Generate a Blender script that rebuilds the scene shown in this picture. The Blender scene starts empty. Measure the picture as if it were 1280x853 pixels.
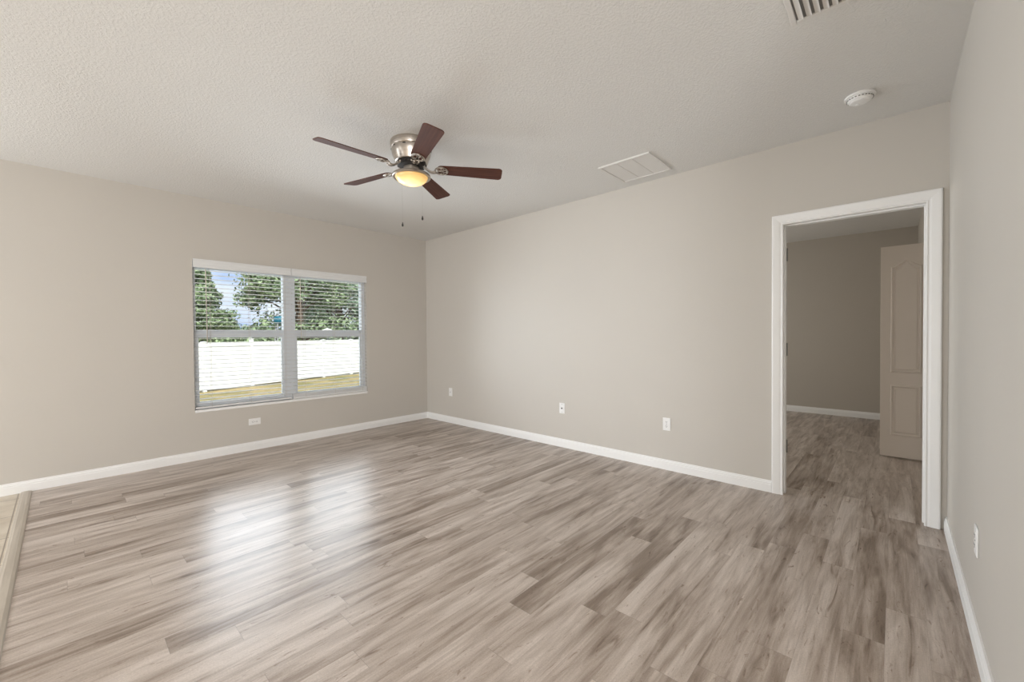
import bpy, bmesh, math, random
from mathutils import Vector, Matrix
R = math.radians
C = bpy.context.scene.collection
SC = bpy.context.scene

# ---------------------------------------------------------------- camera
cam_data = bpy.data.cameras.new('camera')
cam_data.sensor_width = 36.0
cam_data.lens = 36.0 * 519.12 / 1280.0
cam_data.clip_start = 0.03
cam_data.clip_end = 300
cam = bpy.data.objects.new('camera', cam_data)
C.objects.link(cam)
fw = Vector((0.73540093, 0.6774555, -0.01547609))
rt = Vector((0.67742057, -0.73555026, -0.00819692))
up = Vector((0.01693649, 0.00445579, 0.99984664))
m = Matrix((rt, up, -fw)).transposed().to_4x4()
m.translation = Vector((-3.7016, -5.143, 1.2355))
cam.matrix_world = m
SC.camera = cam

# ---------------------------------------------------------------- colour management, sky, lights
SC.view_settings.view_transform = 'Standard'
SC.view_settings.look = 'None'
SC.view_settings.gamma = 1.0
SC.view_settings.use_curve_mapping = False
SC.view_settings.exposure = 0.11

SKY_STRENGTH = 1.15
w = bpy.data.worlds.new('sky')
SC.world = w
w.use_nodes = True
nt = w.node_tree
nt.nodes.clear()
wo = nt.nodes.new('ShaderNodeOutputWorld')
bg = nt.nodes.new('ShaderNodeBackground')
tc = nt.nodes.new('ShaderNodeTexCoord')
mp = nt.nodes.new('ShaderNodeMapping')
mp.inputs['Scale'].default_value = (1.0, 1.0, 2.6)
nz = nt.nodes.new('ShaderNodeTexNoise')
nz.inputs['Scale'].default_value = 3.2
nz.inputs['Detail'].default_value = 7
nz.inputs['Roughness'].default_value = 0.55
cr = nt.nodes.new('ShaderNodeValToRGB')
cr.color_ramp.elements[0].position = 0.36
cr.color_ramp.elements[0].color = (0.36, 0.50, 0.86, 1)
cr.color_ramp.elements[1].position = 0.56
cr.color_ramp.elements[1].color = (0.86, 0.88, 0.98, 1)
nt.links.new(tc.outputs['Generated'], mp.inputs['Vector'])
nt.links.new(mp.outputs['Vector'], nz.inputs['Vector'])
nt.links.new(nz.outputs['Fac'], cr.inputs['Fac'])
nt.links.new(cr.outputs['Color'], bg.inputs['Color'])
bg.inputs['Strength'].default_value = SKY_STRENGTH
nt.links.new(bg.outputs['Background'], wo.inputs['Surface'])

def sun(direction, strength, angle, color):
    d = bpy.data.lights.new('sun', 'SUN')
    d.energy = strength; d.angle = R(angle); d.color = color
    o = bpy.data.objects.new('sun', d)
    C.objects.link(o)
    o.location = (0, -3, 12)
    o.rotation_euler = Vector(direction).to_track_quat('-Z', 'Y').to_euler()
sun((0.25, 0.75, -0.95), 5.4, 1.0, (1.0, 0.96, 0.88))

def area(name, loc, direction, sx, sy, power, color):
    d = bpy.data.lights.new(name, 'AREA')
    d.shape = 'RECTANGLE'; d.size = sx; d.size_y = sy
    d.energy = power; d.color = color
    o = bpy.data.objects.new(name, d)
    C.objects.link(o)
    o.location = loc
    o.rotation_euler = Vector(direction).to_track_quat('-Z', 'Z').to_euler()
    return o
# added fill lamps in the unseen open plan behind the camera; no openings built
area('fill_left', (-8.40, -1.9, 1.15), (1, -0.15, 0.12), 2.6, 2.1, 75, (0.97, 0.985, 1.0))
area('fill_rear', (-6.6, -8.9, 1.35), (0.50, 1, 0.45), 3.0, 1.7, 300, (0.92, 0.95, 1.0))
area('fill_overhead', (-6.2, -5.6, 2.60), (0, 0, -1), 1.2, 1.2, 60, (1.0, 0.95, 0.88))  # overhead fill, added without a fixture
# daylight falling in through the living-room window
area('daylight_window', (-1.88, 1.6, 1.5), (0, -1, 0), 4.2, 2.6, 50, (0.86, 0.93, 1.0))
area('fill_back_left', (-5.9, -0.12, 1.3), (0.9, -1, 0.0), 2.4, 1.9, 88, (0.84, 0.91, 1.0))  # extra fill added to brighten the right-hand wall; solid wall behind it
for wx in (-2.39, -1.43):
    wl_ = area('window_boost', (wx, -0.09, 1.24), (0.10, -1, 0.0), 0.78, 1.38, 11.5, (0.84, 0.92, 1.0))  # booster lamps added on the room side of the blinds
    wl_.data.spread = R(105)
# fill lamp added to lift the next room, no window built there
area('fill_next_room', (2.1, -1.62, 1.4), (0, -1, 0), 1.3, 1.2, 33, (0.98, 0.98, 0.94))

# ---------------------------------------------------------------- node helpers
def new_mat(name):
    mt = bpy.data.materials.new(name)
    mt.use_nodes = True
    t = mt.node_tree
    b = t.nodes['Principled BSDF']
    return mt, t, b

def N(t, kind, **kw):
    n = t.nodes.new(kind)
    for k, v in kw.items():
        setattr(n, k, v)
    return n

def math_node(t, op, a, b=None, c=None):
    n = t.nodes.new('ShaderNodeMath'); n.operation = op
    for i, v in enumerate((a, b, c)):
        if v is None: continue
        if isinstance(v, (int, float)): n.inputs[i].default_value = v
        else: t.links.new(v, n.inputs[i])
    return n.outputs[0]

def mix_rgb(t, fac, a, b, blend='MIX'):
    n = t.nodes.new('ShaderNodeMix'); n.data_type = 'RGBA'; n.blend_type = blend
    if isinstance(fac, (int, float)): n.inputs[0].default_value = fac
    else: t.links.new(fac, n.inputs[0])
    for sock, v in ((n.inputs[6], a), (n.inputs[7], b)):
        if isinstance(v, tuple): sock.default_value = v + (1,) if len(v) == 3 else v
        else: t.links.new(v, sock)
    return n.outputs[2]

def combine(t, x, y, z):
    n = t.nodes.new('ShaderNodeCombineXYZ')
    for i, v in enumerate((x, y, z)):
        if isinstance(v, (int, float)): n.inputs[i].default_value = v
        else: t.links.new(v, n.inputs[i])
    return n.outputs[0]

def noise(t, vec, scale, detail=3, rough=0.5, dist=0.0):
    n = t.nodes.new('ShaderNodeTexNoise')
    n.inputs['Scale'].default_value = scale
    n.inputs['Detail'].default_value = detail
    n.inputs['Roughness'].default_value = rough
    n.inputs['Distortion'].default_value = dist
    t.links.new(vec, n.inputs['Vector'])
    return n.outputs['Fac']

def ramp(t, fac, stops):
    n = t.nodes.new('ShaderNodeValToRGB')
    e = n.color_ramp.elements
    while len(e) < len(stops): e.new(0.5)
    for el, (p, c) in zip(e, stops):
        el.position = p; el.color = (c + (1,)) if len(c) == 3 else c
    t.links.new(fac, n.inputs['Fac'])
    return n.outputs['Color']

def bump(t, b, height, strength, dist):
    n = t.nodes.new('ShaderNodeBump')
    n.inputs['Strength'].default_value = strength
    n.inputs['Distance'].default_value = dist
    t.links.new(height, n.inputs['Height'])
    t.links.new(n.outputs['Normal'], b.inputs['Normal'])

def painted(name, col, rough=0.6, bscale=0, bstr=0.0, bdist=0.002, var=0.02, spec=0.3):
    mt, t, b = new_mat(name)
    co = N(t, 'ShaderNodeTexCoord').outputs['Object']
    v = noise(t, co, 1.7, 3)
    dark = tuple(c * (1 - var) for c in col); lite = tuple(min(1, c * (1 + var)) for c in col)
    t.links.new(mix_rgb(t, v, dark, lite), b.inputs['Base Color'])
    b.inputs['Roughness'].default_value = rough
    b.inputs['Specular IOR Level'].default_value = spec
    if bscale:
        bump(t, b, noise(t, co, bscale, 4, 0.6), bstr, bdist)
    return mt

M = {}
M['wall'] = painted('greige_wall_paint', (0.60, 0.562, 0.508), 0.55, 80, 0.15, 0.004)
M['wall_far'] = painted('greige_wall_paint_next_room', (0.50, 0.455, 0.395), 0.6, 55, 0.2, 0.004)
M['trim'] = painted('white_trim_paint', (0.90, 0.89, 0.87), 0.38, spec=0.45)
M['vinyl'] = painted('white_window_vinyl', (0.78, 0.80, 0.82), 0.35, spec=0.5)
M['blind'] = painted('white_faux_wood_slat', (0.80, 0.80, 0.79), 0.42, spec=0.4)
M['plate'] = painted('white_plastic', (0.88, 0.87, 0.85), 0.35, spec=0.5)
M['socket_dark'] = painted('dark_slot', (0.05, 0.045, 0.04), 0.6)
M['brass_pin'] = painted('coax_metal', (0.10, 0.09, 0.08), 0.4)
M['outside_wall'] = painted('stucco', (0.6, 0.56, 0.5), 0.8, 30, 0.3, 0.005)
M['door'] = painted('satin_door_paint', (0.80, 0.73, 0.66), 0.45, spec=0.4)
M['vent'] = painted('white_vent_enamel', (0.74, 0.715, 0.68), 0.45)
M['duct_dark'] = painted('dark_duct', (0.22, 0.21, 0.20), 0.7)
M['cord'] = painted('beige_blind_cord', (0.62, 0.56, 0.50), 0.6)
M['hinge'] = painted('dull_hinge_metal', (0.20, 0.19, 0.17), 0.4)
M['chain'] = painted('chain_metal', (0.55, 0.52, 0.47), 0.35)
M['fob'] = painted('dark_fob', (0.06, 0.055, 0.05), 0.4)

# ceiling: knockdown texture
mt, t, b = new_mat('textured_ceiling_paint')
co = N(t, 'ShaderNodeTexCoord').outputs['Object']
b.inputs['Base Color'].default_value = (0.76, 0.745, 0.715, 1)
b.inputs['Roughness'].default_value = 0.75
b.inputs['Specular IOR Level'].default_value = 0.2
h = noise(t, co, 75, 4, 0.6, 0.4)
h2 = ramp(t, h, [(0.44, (0, 0, 0)), (0.60, (1, 1, 1))])
bump(t, b, h2, 0.45, 0.003)
M['ceiling'] = mt

# wood-look plank floor, planks run along X
def plank_floor(name, tones, warm):
    mt, t, b = new_mat(name)
    co = N(t, 'ShaderNodeTexCoord').outputs['Object']
    sp = N(t, 'ShaderNodeSeparateXYZ'); t.links.new(co, sp.inputs[0])
    x, y = sp.outputs[0], sp.outputs[1]
    W, Ln = 0.128, 1.22
    yr = math_node(t, 'DIVIDE', y, W)
    row = math_node(t, 'FLOOR', yr)
    yf = math_node(t, 'FRACT', yr)
    wn = N(t, 'ShaderNodeTexWhiteNoise', noise_dimensions='1D'); t.links.new(row, wn.inputs['W'])
    xs = math_node(t, 'ADD', math_node(t, 'DIVIDE', x, Ln), math_node(t, 'MULTIPLY', wn.outputs['Value'], 7.3))
    colm = math_node(t, 'FLOOR', xs)
    xf = math_node(t, 'FRACT', xs)
    wn2 = N(t, 'ShaderNodeTexWhiteNoise', noise_dimensions='3D')
    t.links.new(combine(t, row, colm, 3.7), wn2.inputs['Vector'])
    pid = wn2.outputs['Value']
    sep = N(t, 'ShaderNodeSeparateColor'); t.links.new(wn2.outputs['Color'], sep.inputs[0])
    pid2 = sep.outputs[1]
    px = math_node(t, 'ADD', x, math_node(t, 'MULTIPLY', pid, 37.0))
    zz = math_node(t, 'MULTIPLY', pid2, 19.0)
    def stretched(ax, ay, detail, rough, dist):
        return noise(t, combine(t, math_node(t, 'MULTIPLY', px, ax), math_node(t, 'MULTIPLY', y, ay), zz), 1.0, detail, rough, dist)
    f1 = stretched(1.3, 9.0, 4, 0.55, 1.0)       # broad cloudy figure
    f2 = stretched(4.0, 120.0, 4, 0.65, 0.6)      # fine grain
    f3 = stretched(2.0, 22.0, 4, 0.58, 1.0)       # streaks
    f4 = stretched(6.0, 24.0, 4, 0.6, 2.4)       # dark smudges and knots
    f5 = noise(t, co, 170.0, 2, 0.6)             # cerused speckle
    tone = math_node(t, 'ADD', math_node(t, 'ADD', math_node(t, 'MULTIPLY', f1, 0.62), math_node(t, 'MULTIPLY', f3, 0.42)), math_node(t, 'SUBTRACT', math_node(t, 'MULTIPLY', pid, 0.14), 0.09))
    base = ramp(t, tone, tones)
    g = ramp(t, f2, [(0.28, (0.84, 0.83, 0.82)), (0.50, (1, 1, 1)), (0.72, (1.10, 1.10, 1.11))])
    c = mix_rgb(t, 0.9, base, g, 'MULTIPLY')
    c = mix_rgb(t, 0.8, c, ramp(t, f5, [(0.3, (0.88, 0.87, 0.86)), (0.7, (1.10, 1.10, 1.10))]), 'MULTIPLY')
    c = mix_rgb(t, 1.0, c, ramp(t, f3, [(0.28, (0.70, 0.66, 0.63)), (0.37, (1, 1, 1))]), 'MULTIPLY')
    c = mix_rgb(t, 1.0, c, ramp(t, f4, [(0.25, (0.36, 0.31, 0.28)), (0.31, (0.72, 0.67, 0.63)), (0.39, (1, 1, 1))]), 'MULTIPLY')
    # seams
    ey = math_node(t, 'MINIMUM', yf, math_node(t, 'SUBTRACT', 1.0, yf))
    ex = math_node(t, 'MINIMUM', xf, math_node(t, 'SUBTRACT', 1.0, xf))
    sy = math_node(t, 'LESS_THAN', ey, 0.0085)
    sx = math_node(t, 'LESS_THAN', ex, 0.0011)
    seam = math_node(t, 'MAXIMUM', math_node(t, 'MULTIPLY', sy, 0.14), math_node(t, 'MULTIPLY', sx, 0.32))
    c = mix_rgb(t, seam, c, (0.16, 0.135, 0.115))
    t.links.new(c, b.inputs['Base Color'])
    rr = math_node(t, 'ADD', math_node(t, 'MULTIPLY', f2, 0.12), 0.25)
    t.links.new(rr, b.inputs['Roughness'])
    b.inputs['Specular IOR Level'].default_value = 0.34
    hh = math_node(t, 'SUBTRACT', math_node(t, 'MULTIPLY', f2, 0.5), math_node(t, 'MULTIPLY', seam, 1.5))
    bump(t, b, hh, 0.10, 0.002)
    return mt
M['floor'] = plank_floor('greige_oak_planks', [(0.35, (0.245, 0.190, 0.150)), (0.44, (0.370, 0.302, 0.252)), (0.53, (0.482, 0.408, 0.352)), (0.65, (0.615, 0.538, 0.480))], 0)

# tile beyond the strip
mt, t, b = new_mat('beige_floor_tile')
co = N(t, 'ShaderNodeTexCoord').outputs['Object']
sp = N(t, 'ShaderNodeSeparateXYZ'); t.links.new(co, sp.inputs[0])
yy = math_node(t, 'FRACT', math_node(t, 'DIVIDE', math_node(t, 'ADD', sp.outputs[1], 0.17), 0.4655))
xx = math_node(t, 'FRACT', math_node(t, 'DIVIDE', math_node(t, 'ADD', sp.outputs[0], 3.955), 0.4655))
g1 = math_node(t, 'LESS_THAN', yy, 0.016); g2 = math_node(t, 'LESS_THAN', xx, 0.014)
gr = math_node(t, 'MAXIMUM', g1, g2)
v = noise(t, co, 5.0, 5, 0.6)
base = ramp(t, v, [(0.35, (0.52, 0.44, 0.34)), (0.65, (0.68, 0.60, 0.49))])
t.links.new(mix_rgb(t, gr, base, (0.30, 0.25, 0.20)), b.inputs['Base Color'])
b.inputs['Roughness'].default_value = 0.4
bump(t, b, math_node(t, 'SUBTRACT', 1.0, gr), 0.3, 0.002)
M['tile'] = mt

def wood(name, c1, c2, axis='X', rough=0.35, fine=60.0):
    mt, t, b = new_mat(name)
    co = N(t, 'ShaderNodeTexCoord').outputs['Object']
    mpn = N(t, 'ShaderNodeMapping')
    mpn.inputs['Scale'].default_value = (2.0, fine, fine) if axis == 'X' else (fine, 2.0, fine)
    t.links.new(co, mpn.inputs['Vector'])
    f = noise(t, mpn.outputs['Vector'], 1.0, 4, 0.6, 0.6)
    t.links.new(ramp(t, f, [(0.3, c1), (0.7, c2)]), b.inputs['Base Color'])
    b.inputs['Roughness'].default_value = rough
    b.inputs['Specular IOR Level'].default_value = 0.5
    return mt
M['strip'] = wood('light_oak_strip', (0.40, 0.345, 0.28), (0.54, 0.475, 0.395), 'Y', 0.4, 50.0)
M['blade'] = wood('reddish_walnut_blade', (0.060, 0.020, 0.012), (0.130, 0.048, 0.030), 'X', 0.62, 45.0)
M['blade'].node_tree.nodes['Principled BSDF'].inputs['Specular IOR Level'].default_value = 0.25

# brushed nickel
mt, t, b = new_mat('brushed_nickel')
co = N(t, 'ShaderNodeTexCoord').outputs['Object']
mpn = N(t, 'ShaderNodeMapping'); mpn.inputs['Scale'].default_value = (3, 3, 260)
t.links.new(co, mpn.inputs['Vector'])
f = noise(t, mpn.outputs['Vector'], 1.0, 3)
t.links.new(ramp(t, f, [(0.3, (0.40, 0.355, 0.31)), (0.7, (0.60, 0.545, 0.485))]), b.inputs['Base Color'])
b.inputs['Metallic'].default_value = 1.0
b.inputs['Roughness'].default_value = 0.30
M['nickel'] = mt
M['motor'] = painted('dark_motor', (0.03, 0.026, 0.024), 0.45)

# lit frosted glass bowl: brightest where the bulb sits low in the bowl, yellow towards the rim
mt, t, b = new_mat('lit_amber_glass')
co = N(t, 'ShaderNodeTexCoord').outputs['Object']
sp = N(t, 'ShaderNodeSeparateXYZ'); t.links.new(co, sp.inputs[0])
f = math_node(t, 'ADD', math_node(t, 'MULTIPLY', sp.outputs[2], -15.0), -3.72)
n1 = noise(t, co, 9.0, 2)
f = math_node(t, 'ADD', math_node(t, 'MULTIPLY', f, 1.35), math_node(t, 'SUBTRACT', math_node(t, 'MULTIPLY', n1, 0.9), 0.75))
colr = ramp(t, f, [(0.0, (0.95, 0.55, 0.14)), (0.45, (1.0, 0.66, 0.24)), (1.0, (1.0, 0.86, 0.58))])
b.inputs['Base Color'].default_value = (0.55, 0.40, 0.20, 1)
b.inputs['Roughness'].default_value = 0.25
t.links.new(colr, b.inputs['Emission Color'])
st = math_node(t, 'ADD', math_node(t, 'MULTIPLY', math_node(t, 'MAXIMUM', f, 0.0), 0.75), 0.52)
t.links.new(st, b.inputs['Emission Strength'])
M['bowl'] = mt

# window glass: thin clear pane with fresnel reflection
mt, t, b = new_mat('clear_window_glass')
t.nodes.remove(b)
out = t.nodes['Material Output']
tr = N(t, 'ShaderNodeBsdfTransparent'); tr.inputs['Color'].default_value = (0.93, 0.965, 0.955, 1)
gl = N(t, 'ShaderNodeBsdfGlossy'); gl.inputs['Roughness'].default_value = 0.02
fr = N(t, 'ShaderNodeFresnel'); fr.inputs['IOR'].default_value = 1.35
mx = N(t, 'ShaderNodeMixShader')
t.links.new(fr.outputs[0], mx.inputs[0]); t.links.new(tr.outputs[0], mx.inputs[1]); t.links.new(gl.outputs[0], mx.inputs[2])
t.links.new(mx.outputs[0], out.inputs['Surface'])
M['glass'] = mt

M['fence'] = painted('white_fence_vinyl', (0.86, 0.86, 0.85), 0.4)
# lawn
mt, t, b = new_mat('dry_lawn')
co = N(t, 'ShaderNodeTexCoord').outputs['Object']
f = noise(t, co, 0.8, 6, 0.7)
f2 = noise(t, co, 14.0, 4, 0.7)
c = ramp(t, f, [(0.35, (0.20, 0.185, 0.08)), (0.5, (0.34, 0.27, 0.13)), (0.68, (0.50, 0.37, 0.21))])
c = mix_rgb(t, 0.8, c, ramp(t, f2, [(0.3, (0.6, 0.6, 0.6)), (0.7, (1.2, 1.2, 1.2))]), 'MULTIPLY')
t.links.new(c, b.inputs['Base Color'])
b.inputs['Roughness'].default_value = 0.9
b.inputs['Specular IOR Level'].default_value = 0.1
bump(t, b, f2, 0.6, 0.05)
M['lawn'] = mt

def leafmat(name, c1, c2):
    mt, t, b = new_mat(name)
    g = N(t, 'ShaderNodeNewGeometry')
    t.links.new(ramp(t, g.outputs['Random Per Island'], [(0.0, c1), (1.0, c2)]), b.inputs['Base Color'])
    b.inputs['Roughness'].default_value = 0.6
    b.inputs['Specular IOR Level'].default_value = 0.25
    return mt
M['leaf_a'] = leafmat('mid_green_leaves', (0.10, 0.155, 0.075), (0.36, 0.44, 0.25))
M['leaf_b'] = leafmat('grey_green_leaves', (0.14, 0.20, 0.14), (0.40, 0.48, 0.36))
M['bark'] = painted('bark', (0.12, 0.085, 0.06), 0.9, 30, 0.5, 0.02)
M['teal'] = painted('teal_plastic', (0.012, 0.13, 0.19), 0.4)
M['canopy'] = painted('white_canopy_fabric', (0.85, 0.85, 0.86), 0.6)
M['post_metal'] = painted('grey_post', (0.35, 0.35, 0.35), 0.5)

# ---------------------------------------------------------------- mesh helpers
def finish(name, bm, mat, parent=None, smooth=False, bevel=0.0, kind=None, segs=2):
    bmesh.ops.recalc_face_normals(bm, faces=bm.faces[:])
    me = bpy.data.meshes.new(name)
    bm.to_mesh(me); bm.free()
    me.materials.append(mat)
    o = bpy.data.objects.new(name, me)
    C.objects.link(o)
    if parent: o.parent = parent
    if smooth:
        for p in me.polygons: p.use_smooth = True
    if bevel > 0:
        mo = o.modifiers.new('bevel', 'BEVEL'); mo.width = bevel; mo.segments = segs
        mo.limit_method = 'ANGLE'; mo.angle_limit = R(40)
    if kind: o['kind'] = kind
    return o

def box(bm, a, b_, mtx=None):
    x0, y0, z0 = [min(a[i], b_[i]) for i in range(3)]
    x1, y1, z1 = [max(a[i], b_[i]) for i in range(3)]
    vs = [Vector(p) for p in ((x0,y0,z0),(x1,y0,z0),(x1,y1,z0),(x0,y1,z0),(x0,y0,z1),(x1,y0,z1),(x1,y1,z1),(x0,y1,z1))]
    if mtx: vs = [mtx @ v for v in vs]
    v = [bm.verts.new(p) for p in vs]
    for f in ((0,3,2,1),(4,5,6,7),(0,1,5,4),(1,2,6,5),(2,3,7,6),(3,0,4,7)):
        bm.faces.new([v[i] for i in f])

def boxobj(name, a, b_, mat, parent=None, bevel=0.0, kind=None):
    bm = bmesh.new(); box(bm, a, b_)
    return finish(name, bm, mat, parent, bevel=bevel, kind=kind)

def lathe(bm, prof, n=48, origin=(0, 0, 0), closed=False):
    rings = []
    for r, z in prof:
        if r < 1e-6:
            rings.append([bm.verts.new((origin[0], origin[1], origin[2] + z))])
        else:
            rings.append([bm.verts.new((origin[0] + r*math.cos(2*math.pi*k/n), origin[1] + r*math.sin(2*math.pi*k/n), origin[2] + z)) for k in range(n)])
    for A, B in zip(rings, rings[1:]):
        for k in range(n):
            k2 = (k+1) % n
            if len(A) == 1 and len(B) == 1: continue
            if len(A) == 1: bm.faces.new((A[0], B[k], B[k2]))
            elif len(B) == 1: bm.faces.new((A[k], A[k2], B[0]))
            else: bm.faces.new((A[k], A[k2], B[k2], B[k]))

def tube(bm, pts, r, n=8, cap=True, mtx=None):
    pts = [Vector(p) for p in pts]
    if mtx: pts = [mtx @ p for p in pts]
    rad = r if isinstance(r, (list, tuple)) else [r]*len(pts)
    rings = []
    prev = None
    for i, p in enumerate(pts):
        d = (pts[min(i+1, len(pts)-1)] - pts[max(i-1, 0)]).normalized()
        if prev is None:
            a = d.orthogonal().normalized()
        else:
            a = (prev - d*prev.dot(d)).normalized()
        prev = a
        bb = d.cross(a)
        rings.append([bm.verts.new(p + (a*math.cos(2*math.pi*k/n) + bb*math.sin(2*math.pi*k/n))*rad[i]) for k in range(n)])
    for A, B in zip(rings, rings[1:]):
        for k in range(n):
            bm.faces.new((A[k], A[(k+1) % n], B[(k+1) % n], B[k]))
    if cap:
        bm.faces.new(rings[0][::-1]); bm.faces.new(rings[-1])

def prism(bm, outline, z0, z1, mtx=None):
    a = [Vector((x, y, z0)) for x, y in outline]; b_ = [Vector((x, y, z1)) for x, y in outline]
    if mtx: a = [mtx @ v for v in a]; b_ = [mtx @ v for v in b_]
    va = [bm.verts.new(v) for v in a]; vb = [bm.verts.new(v) for v in b_]
    n = len(va)
    bm.faces.new(va[::-1]); bm.faces.new(vb)
    for k in range(n):
        bm.faces.new((va[k], va[(k+1) % n], vb[(k+1) % n], vb[k]))

def sweep(bm, prof, start, end, out, upv=(0, 0, 1)):
    """profile (d outwards, h up) carried straight from start to end"""
    s, e, o_, u_ = Vector(start), Vector(end), Vector(out), Vector(upv)
    A = [bm.verts.new(s + o_*d + u_*h) for d, h in prof]
    B = [bm.verts.new(e + o_*d + u_*h) for d, h in prof]
    n = len(prof)
    for k in range(n):
        bm.faces.new((A[k], A[(k+1) % n], B[(k+1) % n], B[k]))
    bm.faces.new(A); bm.faces.new(B[::-1])

def thing(name, label, cat, loc=(0, 0, 0), group=None):
    o = bpy.data.objects.new(name, None)
    C.objects.link(o)
    o.empty_display_size = 0.1
    o.location = loc
    o['label'] = label; o['category'] = cat
    if group: o['group'] = group
    return o

def tag(o, label, cat, group=None):
    o['label'] = label; o['category'] = cat
    if group: o['group'] = group
    return o

# ---------------------------------------------------------------- room shell
H = 2.64
YN = -5.387          # wall on the right of the frame
WX0, WX1, WZ0, WZ1 = -2.806, -0.955, 0.49, 2.01     # window opening
T = 0.14

floor = boxobj('floor', (-3.905, -9.0, -0.12), (4.2, 0.0, 0.0), M['floor'], kind='structure')
tilef = boxobj('floor_tile', (-8.5, -9.0, -0.12), (-3.905, 0.0, -0.001), M['tile'], kind='structure')
boxobj('ceiling', (-8.6, -9.1, H), (4.2, T, H+0.12), M['ceiling'], kind='structure')

bm = bmesh.new()
box(bm, (-8.6, 0, -0.1), (WX0, T, H)); box(bm, (WX1, 0, -0.1), (0.0, T, H))
box(bm, (WX0, 0, -0.1), (WX1, T, WZ0)); box(bm, (WX0, 0, WZ1), (WX1, T, H))
finish('wall_back', bm, M['wall'], kind='structure')

DY0, DY1, DZ = -4.520, -5.290, 2.050       # doorway opening
bm = bmesh.new()
box(bm, (0, T, -0.1), (0.12, DY0+0.02, H)); box(bm, (0, DY0+0.02, DZ+0.02), (0.12, DY1-0.02, H))
box(bm, (0, DY1-0.02, -0.1), (0.12, YN, H))
finish('wall_right', bm, M['wall'], kind='structure')

boxobj('wall_front', (-2.25, YN-0.12, -0.1), (0.12, YN, H), M['wall'], kind='structure')
boxobj('wall_kitchen_side', (-2.25, -9.0, -0.1), (-2.13, YN-0.12, H), M['wall'], kind='structure')
boxobj('wall_rear', (-8.5, -9.1, -0.1), (-2.13, -9.0, H), M['wall'], kind='structure')
boxobj('wall_left', (-8.6, -9.1, -0.1), (-8.5, 0, H), M['wall'], kind='structure')

# next room
CX0, CX1 = 1.78, 2.62
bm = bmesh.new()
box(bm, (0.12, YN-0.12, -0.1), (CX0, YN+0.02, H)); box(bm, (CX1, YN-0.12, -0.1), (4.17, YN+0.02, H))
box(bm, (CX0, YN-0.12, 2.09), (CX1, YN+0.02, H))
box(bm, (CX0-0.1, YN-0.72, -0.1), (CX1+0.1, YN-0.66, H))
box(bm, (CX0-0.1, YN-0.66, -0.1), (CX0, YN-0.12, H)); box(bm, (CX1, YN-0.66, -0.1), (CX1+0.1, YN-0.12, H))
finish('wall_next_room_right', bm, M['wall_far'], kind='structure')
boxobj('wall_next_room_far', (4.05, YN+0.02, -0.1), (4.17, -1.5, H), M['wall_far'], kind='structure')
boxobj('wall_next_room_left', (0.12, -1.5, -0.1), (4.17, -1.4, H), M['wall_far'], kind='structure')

# baseboards
BP = [(0, 0), (0.014, 0), (0.014, 0.058), (0.0115, 0.062), (0.0115, 0.072), (0.008, 0.078), (0.006, 0.090), (0, 0.090)]
def baseboard(name, s, e, out):
    bm = bmesh.new(); sweep(bm, BP, s, e, out)
    return finish(name, bm, M['trim'], kind='structure')
baseboard('baseboard_back', (-8.5, 0, 0), (-0.001, 0, 0), (0, -1, 0))
baseboard('baseboard_right', (0, 0, 0), (0, -4.449, 0), (-1, 0, 0))
baseboard('baseboard_front', (-0.019, YN, 0), (-2.25, YN, 0), (0, 1, 0))
baseboard('baseboard_next_room_far', (4.05, -1.5, 0), (4.05, YN+0.02, 0), (-1, 0, 0))
baseboard('baseboard_next_room_right', (2.70, YN+0.02, 0), (4.04, YN+0.02, 0), (0, 1, 0))

# transition strip between planks and tile
bm = bmesh.new()
prism(bm, [(-3.942, 0.0), (-3.938, 0.006), (-3.925, 0.010), (-3.897, 0.010), (-3.884, 0.006), (-3.880, 0.0)], 0.0, 8.98)
bmesh.ops.rotate(bm, verts=bm.verts[:], cent=(0, 0, 0), matrix=Matrix.Rotation(R(90), 3, 'X'))
bmesh.ops.translate(bm, verts=bm.verts[:], vec=(0, -0.015, 0.0))
strip = finish('trim_3', bm, M['strip'], kind='structure')

# doorway: jamb, stop and moulded casing (mitred)
jamb = bmesh.new()
box(jamb, (-0.001, DY0, 0), (0.121, DY0+0.02, DZ)); box(jamb, (-0.001, DY1-0.02, 0), (0.121, DY1, DZ))
box(jamb, (-0.001, DY1-0.02, DZ), (0.121, DY0+0.02, DZ+0.02))
box(jamb, (0.045, DY0-0.011, 0), (0.080, DY0, DZ-0.011)); box(jamb, (0.045, DY1, 0), (0.080, DY1+0.011, DZ-0.011))
box(jamb, (0.045, DY1, DZ-0.011), (0.080, DY0, DZ))
doorway = finish('door_1', jamb, M['trim'], bevel=0.001, kind='structure')
CP = [(0.0, 0.0), (0.0, 0.010), (0.006, 0.013), (0.012, 0.010), (0.017, 0.0105), (0.026, 0.014), (0.046, 0.017), (0.056, 0.0185), (0.066, 0.019), (0.072, 0.016), (0.072, 0.0)]
def casing(xf, side):
    bm = bmesh.new()
    path = []
    for w_, d in CP:
        path.append([Vector((xf + side*d, DY0-0.004+w_, 0)), Vector((xf + side*d, DY0-0.004+w_, DZ-0.004+w_)),
                     Vector((xf + side*d, DY1+0.004-w_, DZ-0.004+w_)), Vector((xf + side*d, DY1+0.004-w_, 0))])
    V = [[bm.verts.new(p) for p in row] for row in path]
    n = len(V)
    for k in range(n):
        A, B = V[k], V[(k+1) % n]
        for j in range(3):
            bm.faces.new((A[j], A[j+1], B[j+1], B[j]))
    bm.faces.new([r[0] for r in V]); bm.faces.new([r[3] for r in V][::-1])
    return bm
o = finish('casing', casing(0.0, -1), M['trim'], doorway)
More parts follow.
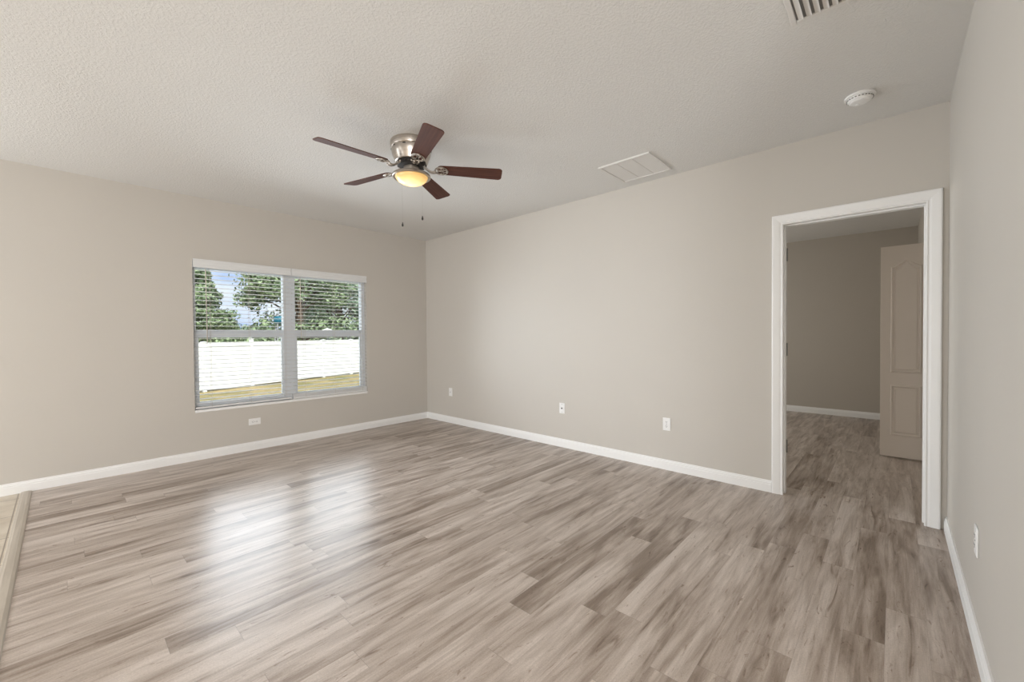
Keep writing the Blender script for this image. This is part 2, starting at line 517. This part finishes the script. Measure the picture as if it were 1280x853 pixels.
# casing on the far side (right leg only fits against the side wall)
o = finish('casing', casing(0.12, 1), M['trim'], doorway)
for z in (1.835, 1.10, 0.345):
    bm = bmesh.new()
    box(bm, (0.083, DY0-0.0025, z-0.045), (0.121, DY0, z+0.045))
    tube(bm, [(0.123, DY0-0.007, z-0.047), (0.123, DY0-0.007, z+0.047)], 0.0065, 10)
    tube(bm, [(0.123, DY0-0.007, z+0.047), (0.123, DY0-0.007, z+0.053)], [0.0075, 0.004], 10)
    finish('hinge', bm, M['hinge'], doorway)

# narrow moulded door leaf standing open in the next room (arched upper panel, square lower panel)
leaf_x, ly0, ly1 = 1.79, -5.04, -5.430
bm = bmesh.new()
box(bm, (leaf_x, ly1, 0.012), (leaf_x+0.035, ly0, 2.065))
leaf = finish('door_2', bm, M['door'], bevel=0.002, kind='structure')
def arch_outline(y0, y1, z0, zs, za, inset=0.0):
    y0, y1 = y0 + inset, y1 - inset; z0 += inset; zs -= inset; za -= inset
    pts = [(y0, z0), (y1, z0), (y1, zs)]
    cy = (y0+y1)/2; hw = (y1-y0)/2
    if za > zs:
        for k in range(1, 16):
            u = 1 - 2*k/16
            s = 0.5 + 0.5*math.cos(math.pi*abs(u)**0.85)
            pts.append((cy + hw*u, zs + (za-zs)*s))
    pts.append((y0, zs))
    return pts
def panel(name, y0, y1, z0, zs, za):
    bm = bmesh.new()
    steps = [(0.0, 0.0), (0.006, -0.008), (0.012, -0.008), (0.022, 0.001), (0.027, 0.001), (0.038, -0.006)]
    loops = []
    for ins, d in steps:
        loops.append([bm.verts.new((leaf_x - 0.0005 + d, y, z)) for y, z in arch_outline(y0, y1, z0, zs, za, ins)])
    n = len(loops[0])
    for A, B in zip(loops, loops[1:]):
        for k in range(n):
            bm.faces.new((A[k], A[(k+1) % n], B[(k+1) % n], B[k]))
    bm.faces.new(loops[-1])
    ap = [bm.verts.new((leaf_x + 0.002, y, z)) for y, z in arch_outline(y0, y1, z0, zs, za, 0)]
    for k in range(n):
        bm.faces.new((loops[0][k], loops[0][(k+1) % n], ap[(k+1) % n], ap[k]))
    return finish(name, bm, M['door'], leaf)
panel('upper_panel', -5.335, -5.115, 0.835, 1.862, 1.925)
panel('lower_panel', -5.335, -5.115, 0.222, 0.712, 0.712)

# ---------------------------------------------------------------- window units (two single-hung, mulled)
def window_unit(n, x0, x1):
    wl, wr = (0.030, 0.068) if n == 1 else (0.058, 0.045)
    z0, z1 = WZ0, WZ1
    bm = bmesh.new()
    box(bm, (x0, 0.055, z0), (x0+wl, 0.128, z1)); box(bm, (x1-wr, 0.055, z0), (x1, 0.128, z1))
    box(bm, (x0+wl, 0.055, z1-0.055), (x1-wr, 0.128, z1)); box(bm, (x0+wl, 0.055, z0), (x1-wr, 0.128, z0+0.040))
    fr_ = finish('window_%d' % n, bm, M['vinyl'], bevel=0.002, kind='structure')
    zm0, zm1 = 1.228, 1.312
    # upper sash (outer track)
    bm = bmesh.new()
    box(bm, (x0+wl, 0.100, zm1-0.045), (x1-wr, 0.124, zm1)); box(bm, (x0+wl, 0.100, z1-0.075), (x1-wr, 0.124, z1-0.055))
    finish('upper_sash', bm, M['vinyl'], fr_, bevel=0.0015)
    # lower sash (inner track)
    s = 0.022
    bm = bmesh.new()
    a0, a1 = x0+wl, x1-wr
    box(bm, (a0, 0.066, z0+0.040), (a0+s, 0.096, zm1-0.025)); box(bm, (a1-s, 0.066, z0+0.040), (a1, 0.096, zm1-0.025))
    box(bm, (a0+s, 0.066, z0+0.040), (a1-s, 0.096, z0+0.085)); box(bm, (a0+s, 0.066, zm0), (a1-s, 0.096, zm1-0.025))
    finish('lower_sash', bm, M['vinyl'], fr_, bevel=0.0015)
    boxobj('pane', (a0+0.001, 0.111, zm1-0.002), (a1-0.001, 0.114, z1-0.070), M['glass'], fr_)
    boxobj('pane', (a0+s-0.001, 0.079, z0+0.084), (a1-s+0.001, 0.082, zm0+0.002), M['glass'], fr_)
    bm = bmesh.new()
    cx = (a0+a1)/2
    for q in (-0.22, 0.22):
        box(bm, (cx+q-0.025, 0.058, zm1-0.027), (cx+q+0.025, 0.094, zm1-0.017))
    finish('sash_lock', bm, M['vinyl'], fr_, bevel=0.003)
XM = -1.8865
window_unit(1, WX0, XM)
window_unit(2, XM, WX1)
# plaster-white sill board
bm = bmesh.new()
box(bm, (WX0+0.002, -0.004, WZ0-0.016), (WX1-0.002, 0.056, WZ0+0.012))
sill = finish('trim_1', bm, M['trim'], bevel=0.004, kind='structure')

# ---------------------------------------------------------------- blinds
def blind(x0, x1, zbot, label, stack, wand_dx, wand_len):
    t_ = thing('window_blind', label, 'blind', ((x0+x1)/2, 0.0, WZ1), 'white slatted blinds in the double window')
    L0, L1 = x0-(x0+x1)/2, x1-(x0+x1)/2
    dz = -WZ1
    # valance with moulded face
    bm = bmesh.new()
    prof = [(0.0, -0.075), (0.010, -0.075), (0.014, -0.068), (0.014, -0.050), (0.010, -0.044), (0.010, -0.012), (0.015, -0.004), (0.015, 0.010), (0.0, 0.010)]
    sweep(bm, prof, (L0, -0.002, 0), (L1, -0.002, 0), (0, -1, 0))
    finish('valance', bm, M['blind'], t_, bevel=0.001)
    boxobj('headrail', (L0+0.006, 0.0, -0.055), (L1-0.006, 0.050, -0.004), M['blind'], t_)
    # slats
    bm = bmesh.new()
    pitch = 0.0435
    z = -0.098
    zend = zbot - WZ1 + (0.030 if not stack else 0.062)
    zs = []
    while z > zend:
        zs.append(z); z -= pitch
    for z in zs:
        prev = None
        for k in range(7):
            u = -1 + 2*k/6
            yy = 0.026 + 0.0245*u
            zz = z + 0.0022*(1-u*u)
            row = [bm.verts.new((L0+0.006, yy, zz)), bm.verts.new((L1-0.006, yy, zz)), bm.verts.new((L1-0.006, yy, zz+0.0028)), bm.verts.new((L0+0.006, yy, zz+0.0028))]
            if prev:
                for a in range(4):
                    bm.faces.new((prev[a], prev[(a+1) % 4], row[(a+1) % 4], row[a]))
            else:
                bm.faces.new(row)
            prev = row
        bm.faces.new(prev[::-1])
    finish('slats', bm, M['blind'], t_, smooth=False)
    zb = zbot - WZ1
    boxobj('bottom_rail', (L0+0.004, 0.001, zb), (L1-0.004, 0.052, zb+0.018), M['blind'], t_, bevel=0.004)
    if stack:
        # surplus slats lying closed on the bottom rail
        bm = bmesh.new()
        for k in range(9):
            z = zb + 0.0185 + k*0.0046
            box(bm, (L0+0.006, 0.0015+0.0006*(k % 2), z), (L1-0.006, 0.0505, z+0.0036))
        finish('stacked_slats', bm, M['blind'], t_, bevel=0.0008)
    # ladder cords
    wd = L1-L0
    for q in (0.155, 0.54, 0.93):
        bm = bmesh.new()
        xx = L0 + wd*q
        tube(bm, [(xx, 0.0005, -0.05), (xx, 0.0005, zb+0.01)], 0.0011, 6)
        tube(bm, [(xx, 0.0515, -0.05), (xx, 0.0515, zb+0.01)], 0.0011, 6)
        finish('ladder_cord', bm, M['cord'], t_)
    # tilt wand
    bm = bmesh.new()
    xx = L0 + wand_dx
    tube(bm, [(xx, -0.010, -0.078), (xx+0.004, -0.008, -0.10), (xx+0.008, -0.007, -wand_len)], [0.002, 0.0042, 0.0042], 8)
    finish('tilt_wand', bm, M['cord'], t_, smooth=True)
    return t_
blind(WX0+0.003, XM-0.003, 0.512, 'white horizontal blind in the left half of the window, sky gap between trees behind', False, 0.10, 0.83)
blind(XM+0.003, WX1-0.003, 0.505, 'white horizontal blind in the right half of the window, thick slat stack at its foot', True, 0.09, 0.79)

# ---------------------------------------------------------------- wall plates
def plate(name, label, cat, loc, out, horizontal=False, style='duplex', group=None, tilt=0):
    """built in local frame: x = across, z = up, -y = out of the wall"""
    t_ = thing(name, label, cat, loc, group)
    o_ = Vector(out)
    ang = math.atan2(o_.x, -o_.y)      # rotates local -y onto out
    t_.rotation_euler = (0, R(90) if False else 0, ang)
    hw, hh = (0.0575, 0.035) if horizontal else (0.035, 0.0575)
    bm = bmesh.new(); box(bm, (-hw, -0.006, -hh), (hw, 0.0, hh))
    pl = finish('cover_plate', bm, M['plate'], t_, bevel=0.0028)
    if style == 'duplex':
        for s in (-1, 1):
            oc = []
            for k in range(20):
                a = 2*math.pi*k/20
                px, pz = 0.0165*math.cos(a), max(-0.0125, min(0.0125, 0.0165*math.sin(a)))
                oc.append((px, pz + s*0.0195))
            bm = bmesh.new()
            if horizontal: oc = [(z_, x_) for x_, z_ in oc]
            va = [bm.verts.new((x_, -0.0078, z_)) for x_, z_ in oc]; vb = [bm.verts.new((x_, -0.005, z_)) for x_, z_ in oc]
            bm.faces.new(va)
            for k in range(20): bm.faces.new((va[k], va[(k+1) % 20], vb[(k+1) % 20], vb[k]))
            so = finish('socket', bm, M['plate'], t_)
            bm = bmesh.new()
            def slot(cx, cz, sx, sz):
                if horizontal: cx, cz, sx, sz = cz, cx, sz, sx
                box(bm, (cx-sx, -0.0084, cz-sz), (cx+sx, -0.0074, cz+sz))
            slot(-0.0063, s*0.0195+0.003, 0.0013, 0.0045); slot(0.0063, s*0.0195+0.003, 0.0013, 0.0038)
            slot(0.0, s*0.0195-0.0070, 0.0024, 0.0022)
            finish('slots', bm, M['socket_dark'], so)
        bm = bmesh.new(); tube(bm, [(0, -0.0062, 0), (0, -0.0072, 0)], 0.003, 10)
        finish('screw', bm, M['hinge'], t_)
    elif style == 'coax':
        bm = bmesh.new()
        tube(bm, [(0, -0.005, 0), (0, -0.008, 0)], 0.0085, 6); tube(bm, [(0, -0.008, 0), (0, -0.017, 0)], 0.0055, 12)
        finish('connector', bm, M['brass_pin'], t_)
        for s in (-1, 1):
            bm = bmesh.new(); tube(bm, [(0, -0.0062, s*0.042), (0, -0.0072, s*0.042)], 0.003, 10)
            finish('screw', bm, M['hinge'], t_)
    elif style == 'blank':
        bm = bmesh.new(); box(bm, (-0.0165, -0.0085, -0.033), (0.0165, -0.005, 0.033))
        finish('insert', bm, M['plate'], t_, bevel=0.001)
        bm = bmesh.new(); box(bm, (-0.005, -0.0092, -0.006), (0.005, -0.0084, 0.006))
        finish('jack', bm, M['hinge'], t_)
    return t_
plate('wall_outlet', 'white duplex power outlet mounted sideways under the window', 'outlet', (-2.283, 0, 0.308), (0, -1, 0), horizontal=True)
plate('wall_plate', 'small white wall plate nearest the room corner, on the long wall', 'wall plate', (0, -0.555, 0.435), (-1, 0, 0), style='blank')
plate('cable_jack', 'white wall plate with one dark round cable connector in its middle', 'wall plate', (0, -2.472, 0.426), (-1, 0, 0), style='coax')
plate('wall_outlet', 'white upright duplex outlet on the long wall, between cable plate and doorway', 'outlet', (0, -3.630, 0.413), (-1, 0, 0))
plate('wall_outlet', 'white outlet seen edge-on on the wall at the right side of the photo', 'outlet', (-1.270, YN, 0.408), (0, 1, 0))

# ---------------------------------------------------------------- ceiling fixtures
# return air grille
gx0, gx1, gy0, gy1 = -0.610, -0.157, -3.745, -3.298
t_ = thing('return_air_grille', 'square white ceiling grille in three louvred bays', 'vent', ((gx0+gx1)/2, (gy0+gy1)/2, H))
hx, hy = (gx1-gx0)/2, (gy1-gy0)/2
bm = bmesh.new()
for a, b_ in (((-hx, -hy), (hx, -hy+0.020)), ((-hx, hy-0.020), (hx, hy)), ((-hx, -hy+0.020), (-hx+0.020, hy-0.020)), ((hx-0.020, -hy+0.020), (hx, hy-0.020))):
    box(bm, (a[0], a[1], -0.014), (b_[0], b_[1], 0))
for q in (-1, 1):
    yc = q*(hy-0.02)/3
    box(bm, (-hx+0.02, yc-0.005, -0.011), (hx-0.02, yc+0.005, -0.002))
finish('frame', bm, M['vent'], t_, bevel=0.002)
boxobj('backing', (-hx+0.018, -hy+0.018, -0.0012), (hx-0.018, hy-0.018, -0.0004), M['vent'], t_)
bm = bmesh.new()
nl = 30
for k in range(nl):
    xc = -hx+0.024 + (2*hx-0.048)*k/(nl-1)
    prism(bm, [(xc-0.0070, -0.0078), (xc-0.0068, -0.0086), (xc+0.0070, -0.0076), (xc+0.0068, -0.0068)], -hy+0.019, hy-0.019,
          Matrix(((1, 0, 0, 0), (0, 0, 1, 0), (0, 1, 0, 0), (0, 0, 0, 1))))
finish('louvres', bm, M['vent'], t_)

# supply register at the top edge
rx0, rx1, ry0, ry1 = -1.74, -1.415, -5.045, -4.790
t_ = thing('air_register', 'white ceiling air register with dark gaps between curved louvres, cut by the top edge', 'vent', ((rx0+rx1)/2, (ry0+ry1)/2, H))
hx, hy = (rx1-rx0)/2, (ry1-ry0)/2
bm = bmesh.new()
fwid = 0.022
for a, b_ in (((-hx, -hy), (hx, -hy+fwid)), ((-hx, hy-fwid), (hx, hy)), ((-hx, -hy+fwid), (-hx+fwid, hy-fwid)), ((hx-fwid, -hy+fwid), (hx, hy-fwid))):
    box(bm, (a[0], a[1], -0.008), (b_[0], b_[1], 0))
finish('frame', bm, M['vent'], t_, bevel=0.003)
boxobj('damper', (-hx+fwid, -hy+fwid, -0.0012), (hx-fwid, hy-fwid, -0.0004), M['duct_dark'], t_)
n_l = 7
for k in range(n_l):
    yc = hy - fwid - 0.014 - (2*hy-2*fwid-0.028)*k/(n_l-1)
    bm = bmesh.new()
    pr = []
    for j in range(7):
        a = R(15 + 75*j/6)
        pr.append((yc + 0.012 - 0.027*math.sin(a)*1.0, -0.002 - 0.010*(1-math.cos(a))))
    pr2 = [(y_+0.0012, z_-0.0012) for y_, z_ in pr][::-1]
    prism(bm, pr+pr2, -hx+fwid, hx-fwid, Matrix(((0, 0, 1, 0), (1, 0, 0, 0), (0, 1, 0, 0), (0, 0, 0, 1))))
    finish('louvre', bm, M['vent'], t_)

# smoke detector
t_ = thing('smoke_detector', 'round white smoke detector on the ceiling above the doorway', 'smoke detector', (-0.455, -4.985, H))
bm = bmesh.new()
lathe(bm, [(0, 0), (0.072, 0), (0.074, -0.003), (0.074, -0.010), (0.070, -0.013), (0.0, -0.013)])
finish('base', bm, M['plate'], t_, smooth=False)
bm = bmesh.new()
lathe(bm, [(0.0, -0.012), (0.062, -0.012), (0.063, -0.017), (0.060, -0.024), (0.057, -0.025), (0.054, -0.031), (0.050, -0.032), (0.044, -0.038), (0.030, -0.041), (0.0, -0.042)])
finish('cover', bm, M['plate'], t_, smooth=False)
bm = bmesh.new()
for k in range(24):
    a = 2*math.pi*k/24
    mt_ = Matrix.Rotation(a, 4, 'Z')
    box(bm, (0.0590, -0.0045, -0.0235), (0.0640, 0.0045, -0.0195), mt_)
finish('sounder_slots', bm, M['hinge'], t_)
bm = bmesh.new(); tube(bm, [(0.018, 0.012, -0.040), (0.018, 0.012, -0.0445)], 0.010, 16)
finish('test_button', bm, M['plate'], t_)

# ---------------------------------------------------------------- ceiling fan
FC = (-1.947, -2.543)
fan = thing('ceiling_fan', 'brushed nickel ceiling fan with five walnut blades and a lit amber bowl', 'ceiling fan', (FC[0], FC[1], H))
bm = bmesh.new()
lathe(bm, [(0.0, 0.0), (0.146, 0.0), (0.149, -0.004), (0.149, -0.044), (0.147, -0.048), (0.1405, -0.049), (0.1415, -0.066), (0.136, -0.092), (0.126, -0.118), (0.119, -0.136), (0.117, -0.144), (0.112, -0.147), (0.0, -0.147)], 64)
hs = finish('motor_housing', bm, M['nickel'], fan, smooth=True)
hs.modifiers.new('split', 'EDGE_SPLIT').split_angle = R(35)
for k in range(10):
    bm = bmesh.new()
    mt_ = Matrix.Rotation(2*math.pi*k/10, 4, 'Z')
    box(bm, (0.1405, -0.010, -0.062), (0.1435, 0.010, -0.055), mt_)
    finish('vent_slot', bm, M['motor'], hs)
bm = bmesh.new()
lathe(bm, [(0.0, -0.146), (0.098, -0.146), (0.102, -0.150), (0.102, -0.166), (0.094, -0.172), (0.060, -0.176), (0.0, -0.176)], 48)
for k in range(12):
    mt_ = Matrix.Rotation(2*math.pi*k/12, 4, 'Z')
    box(bm, (0.100, -0.008, -0.165), (0.108, 0.008, -0.150), mt_)
finish('motor', bm, M['motor'], fan)
bm = bmesh.new()
lathe(bm, [(0.0, -0.174), (0.052, -0.174), (0.056, -0.178), (0.056, -0.216), (0.050, -0.220), (0.0, -0.220)], 40)
sh = finish('switch_housing', bm, M['nickel'], fan, smooth=True)
sh.modifiers.new('split', 'EDGE_SPLIT').split_angle = R(35)
bm = bmesh.new()
lathe(bm, [(0.0, -0.218), (0.056, -0.218), (0.085, -0.221), (0.120, -0.228), (0.133, -0.234), (0.137, -0.240), (0.137, -0.250), (0.133, -0.254), (0.118, -0.252), (0.112, -0.240), (0.0, -0.236)], 64)
lp = finish('lamp_pan', bm, M['nickel'], fan, smooth=True)
lp.modifiers.new('split', 'EDGE_SPLIT').split_angle = R(35)
bm = bmesh.new()
prof = []
for k in range(17):
    a = math.pi/2*k/16
    prof.append((0.116*math.cos(a) if k < 16 else 0.0, -0.244 - 0.064*math.sin(a)))
lathe(bm, prof, 56)
finish('lamp_bowl', bm, M['bowl'], fan, smooth=True)
# blades and irons
def blade_outline():
    r0, r1, w0, w1 = 0.195, 0.668, 0.052, 0.067
    pts = []
    def corner(cx, cy, r, a0, a1, n=6):
        for k in range(n+1):
            a = R(a0 + (a1-a0)*k/n)
            pts.append((cx + r*math.cos(a), cy + r*math.sin(a)))
    corner(r1-0.028, w1-0.028, 0.028, 90, 0); corner(r1-0.028, -w1+0.028, 0.028, 0, -90)
    corner(r0+0.030, -w0+0.030, 0.030, -90, -180); corner(r0+0.030, w0-0.030, 0.030, 180, 90)
    return pts
ZB = 2.455 - H
for k in range(5):
    ph = R(31.5 + 72*k)
    rootm = Matrix.Rotation(ph, 4, 'Z') @ Matrix.Rotation(R((0, 0, -0.6, 0.3, 2.0)[k]), 4, 'Y')
    pitch = Matrix.Translation((0, 0, ZB)) @ Matrix.Rotation(R(-13), 4, 'X')
    bm = bmesh.new()
    prism(bm, blade_outline(), 0.0, 0.006)
    bl = finish('blade', bm, M['blade'], fan, bevel=0.0015)
    bl.matrix_local = rootm @ pitch
    # iron: curved arm from the motor, then a pierced plate under the blade
    bm = bmesh.new()
    for s in (-1, 1):
        pts = []
        for j in range(9):
            u = j/8
            r = 0.085 + (0.185-0.085)*u
            y = s*(0.016 - 0.006*math.sin(math.pi*u))
            z = (-0.160) + (ZB-0.012+0.160)*(3*u*u-2*u*u*u) - 0.018*math.sin(math.pi*u)
            pts.append((r, y, z))
        tube(bm, pts, [0.0065]*9, 8)
    box(bm, (0.075, -0.024, -0.168), (0.105, 0.024, -0.156))
    pm = Matrix.Translation((0, 0, ZB)) @ Matrix.Rotation(R(-13), 4, 'X')
    def ring(cx, cy, rx, ry, r, n=24):
        pts = [pm @ Vector((cx + rx*math.cos(2*math.pi*q/n), cy + ry*math.sin(2*math.pi*q/n), -0.0045)) for q in range(n+1)]
        tube(bm, pts, r, 6, cap=False)
    ring(0.222, 0.0, 0.046, 0.044, 0.0048); ring(0.215, 0.020, 0.026, 0.014, 0.0034); ring(0.215, -0.020, 0.026, 0.014, 0.0034)
    ring(0.252, 0.0, 0.018, 0.012, 0.0034)
    for sx_, sy_ in ((0.222, 0.034), (0.222, -0.034), (0.262, 0.0)):
        p0 = pm @ Vector((sx_, sy_, -0.001)); p1 = pm @ Vector((sx_, sy_, -0.010))
        tube(bm, [p0, p1], 0.0065, 10)
    iron = finish('blade_iron', bm, M['nickel'], bl, smooth=True)
    iron.matrix_local = (rootm @ pitch).inverted() @ rootm
# pull chains
for dx, zl in ((-0.070, 2.045), (0.076, 2.090)):
    px, py = 0.6774*dx, -0.7356*dx
    bm = bmesh.new()
    zt = -0.205
    fx, fy = px, py
    tube(bm, [(px*0.7, py*0.7, zt), (px*0.95, py*0.95, zt-0.002)], 0.003, 6)
    lx, ly = px*1.95, py*1.95
    pass
    bm.free()
    bm = bmesh.new()
    n = int((zt - (zl-H))/0.006)
    tube(bm, [(px, py, -0.250), (px, py, zl-H+0.018)], 0.0005, 5)
    ch = finish('pull_chain', bm, M['chain'], fan)
    bm = bmesh.new()
    lathe(bm, [(0.0, 0.020), (0.0035, 0.018), (0.004, 0.010), (0.0065, 0.004), (0.0075, -0.004), (0.005, -0.011), (0.0, -0.013)], 14, (px, py, zl-H))
    finish('fob', bm, M['fob'], ch, smooth=True)

# ---------------------------------------------------------------- outdoors
GZ = -0.60
boxobj('ground', (-45, 0.9, GZ-0.2), (70, 90, GZ), M['lawn'], kind='structure')
boxobj('foundation_wall', (-8.6, 0.142, GZ-0.1), (4.2, 0.20, 0.0), M['outside_wall'], kind='structure')

# privacy fence
ux, uy = math.cos(R(19.9)), math.sin(R(19.9))
sp_ = 1.65
fence = thing('privacy_fence', 'white vinyl privacy fence across the dry lawn outside the window', 'fence', (1.065, 12.377, GZ))
fence.rotation_euler = (0, 0, R(19.9))
FH = 1.655
for k in range(-5, 9):
    bm = bmesh.new()
    x = k*sp_
    tall = 0.10 if k == 0 else 0.0
    box(bm, (x-0.055, -0.055, 0), (x+0.055, 0.055, FH+tall))
    po = finish('post', bm, M['fence'], fence, bevel=0.004)
    bm = bmesh.new()
    prism(bm, [(x-0.07, -0.07), (x+0.07, -0.07), (x+0.07, 0.07), (x-0.07, 0.07)], FH+tall, FH+tall+0.025)
    v0 = [bm.verts.new((x+a, b_, FH+tall+0.025)) for a, b_ in ((-0.06, -0.06), (0.06, -0.06), (0.06, 0.06), (-0.06, 0.06))]
    tp = bm.verts.new((x, 0, FH+tall+0.04))
    for q in range(4): bm.faces.new((v0[q], v0[(q+1) % 4], tp))
    finish('post_cap', bm, M['fence'], po)
    if k < 8:
        bm = bmesh.new()
        a0, a1 = x+0.056, x+sp_-0.056
        box(bm, (a0, -0.025, 0.05), (a1, 0.025, 0.19)); box(bm, (a0, -0.025, FH-0.14), (a1, 0.025, FH))
        nb = 9
        bw = (a1-a0)/nb
        for j in range(nb):
            box(bm, (a0+j*bw+0.003, -0.012, 0.19), (a0+(j+1)*bw-0.003, 0.012, FH-0.14))
            box(bm, (a0+j*bw-0.004, -0.006, 0.19), (a0+j*bw+0.004, 0.006, FH-0.14))
        finish('panel', bm, M['fence'], fence)

# trees: trunk, limbs and thousands of real leaf clumps
def tree(label, loc, height, rx, rz0, shape, n, leaf, mat, seed, group=None, name='tree'):
    rnd = random.Random(seed)
    t_ = thing(name, label, 'tree', loc, group)
    bm = bmesh.new()
    tube(bm, [(0, 0, -0.05), (0.05, 0, height*0.3), (-0.05, 0.05, height*0.65), (0, 0, height*0.92)], [rx*0.07+0.08, rx*0.055+0.06, 0.07, 0.02], 10)
    lobes = []
    for k in range(80):
        h = rz0 + (height-rz0)*rnd.random()**0.9
        u = (h-rz0)/(height-rz0)
        rr = rx*((1-u)**0.75 + 0.10) if shape == 'cone' else rx*(0.35+0.65*math.sin(math.pi*min(1, u*0.85+0.18)))
        a = rnd.uniform(0, 2*math.pi)
        d = rr*rnd.uniform(0.45, 0.95)
        c = Vector((d*math.cos(a), d*math.sin(a), h))
        lobes.append((c, rr*rnd.uniform(0.22, 0.40)+0.22))
        tube(bm, [(0, 0, max(0.5, h-0.45*d)), tuple(c*0.6 + Vector((0, 0, (h-0.1*d)*0.4))), tuple(c)], [0.06, 0.04, 0.012], 5)
    finish('trunk', bm, M['bark'], t_, smooth=True)
    verts = []; faces = []
    for k in range(n):
        c, r = lobes[rnd.randrange(len(lobes))]
        v = Vector((rnd.gauss(0, 1), rnd.gauss(0, 1), rnd.gauss(0, 1)))
        v.normalize()
        p = c + Vector((v.x, v.y, v.z*0.62))*r*rnd.uniform(0.35, 1.08)
        if p.z < 0.1: p.z = 0.1+rnd.random()*0.3
        a = Vector((rnd.gauss(0, 1), rnd.gauss(0, 1), rnd.gauss(0, 0.6))).normalized()
        nrm = (v + Vector((rnd.gauss(0, .5), rnd.gauss(0, .5), rnd.gauss(0.3, .5)))).normalized()
        b_ = nrm.cross(a)
        if b_.length < 1e-3: continue
        b_.normalize()
        a = b_.cross(nrm)
        s = leaf*rnd.uniform(0.6, 1.3)
        i = len(verts)
        verts += [p - a*s, p + b_*s*0.42 - a*s*0.2, p + a*s + nrm*s*0.12, p - b_*s*0.42 - a*s*0.1 + nrm*s*0.1]
        faces.append((i, i+1, i+2, i+3))
    me = bpy.data.meshes.new('foliage')
    me.from_pydata([tuple(v) for v in verts], [], faces)
    me.materials.append(mat)
    o = bpy.data.objects.new('foliage', me)
    C.objects.link(o); o.parent = t_
    return t_
G = 'trees beyond the white fence'
tree('cone-shaped green tree at the far left of the window view', (3.05, 31.80, GZ), 6.7, 2.75, 0.2, 'cone', 24000, 0.15, M['leaf_a'], 5, G)
tree('tall broad tree right of the sky gap, behind the window mullion', (4.96, 18.37, GZ), 9.0, 2.45, 0.2, 'round', 24000, 0.12, M['leaf_a'], 2, G)
tree('dense grey-green tree filling the right half of the window view', (9.45, 23.38, GZ), 11.0, 3.00, 0.2, 'round', 26000, 0.15, M['leaf_b'], 3, G)
tree('pale green tree with sky gaps at the right edge of the window view', (15.30, 28.84, GZ), 10.5, 3.50, 0.2, 'round', 9000, 0.18, M['leaf_b'], 4, G)
tree('low distant shrub at the left, behind the cone-shaped tree', (5.15, 41.33, GZ), 2.8, 2.30, 0.2, 'round', 6000, 0.20, M['leaf_b'], 20, 'low distant shrubs', name='shrub')
tree('low distant shrub in the sky gap between the trees', (10.17, 44.74, GZ), 2.9, 2.60, 0.2, 'round', 6000, 0.20, M['leaf_b'], 21, 'low distant shrubs', name='shrub')
tree('low distant shrub behind the tall trees on the right', (17.08, 46.09, GZ), 3.8, 3.00, 0.2, 'round', 6000, 0.20, M['leaf_b'], 22, 'low distant shrubs', name='shrub')

# small white peaked canopy and teal rounded shape behind the fence
t_ = thing('garden_canopy', 'small white peaked canopy showing just above the fence, right window half', 'canopy', (4.51, 13.83, GZ))
bm = bmesh.new()
rw = 0.36
zc = 1.60
v0 = [bm.verts.new((rw*math.cos(R(60*k)), rw*math.sin(R(60*k)), zc+0.47)) for k in range(6)]
v1 = [bm.verts.new((rw*1.02*math.cos(R(60*k)), rw*1.02*math.sin(R(60*k)), zc+0.43)) for k in range(6)]
tp = bm.verts.new((0, 0, zc+0.60)); tp2 = bm.verts.new((0, 0, zc+0.57))
for k in range(6):
    bm.faces.new((v0[k], v0[(k+1) % 6], tp)); bm.faces.new((v0[k], v0[(k+1) % 6], v1[(k+1) % 6], v1[k])); bm.faces.new((v1[k], v1[(k+1) % 6], tp2))
finish('canopy', bm, M['canopy'], t_)
bm = bmesh.new(); tube(bm, [(0, 0, 0), (0, 0, zc+0.58)], 0.025, 10)
finish('pole', bm, M['post_metal'], t_)

t_ = thing('garden_object', 'small teal rounded shape before the trees, left of the window mullion', 'tank', (2.58, 14.01, GZ))
bm = bmesh.new()  # kind unknown, drawn as a drum on legs
lathe(bm, [(0.0, 2.35), (0.12, 2.36), (0.20, 2.40), (0.225, 2.46), (0.225, 2.59), (0.20, 2.65), (0.12, 2.69), (0.0, 2.70)], 28)
finish('drum', bm, M['teal'], t_, smooth=True)
for k in range(4):
    a = R(45+90*k)
    bm = bmesh.new(); tube(bm, [(0.30*math.cos(a), 0.30*math.sin(a), 0), (0.16*math.cos(a), 0.16*math.sin(a), 2.40)], 0.025, 8)
    finish('leg', bm, M['post_metal'], t_)
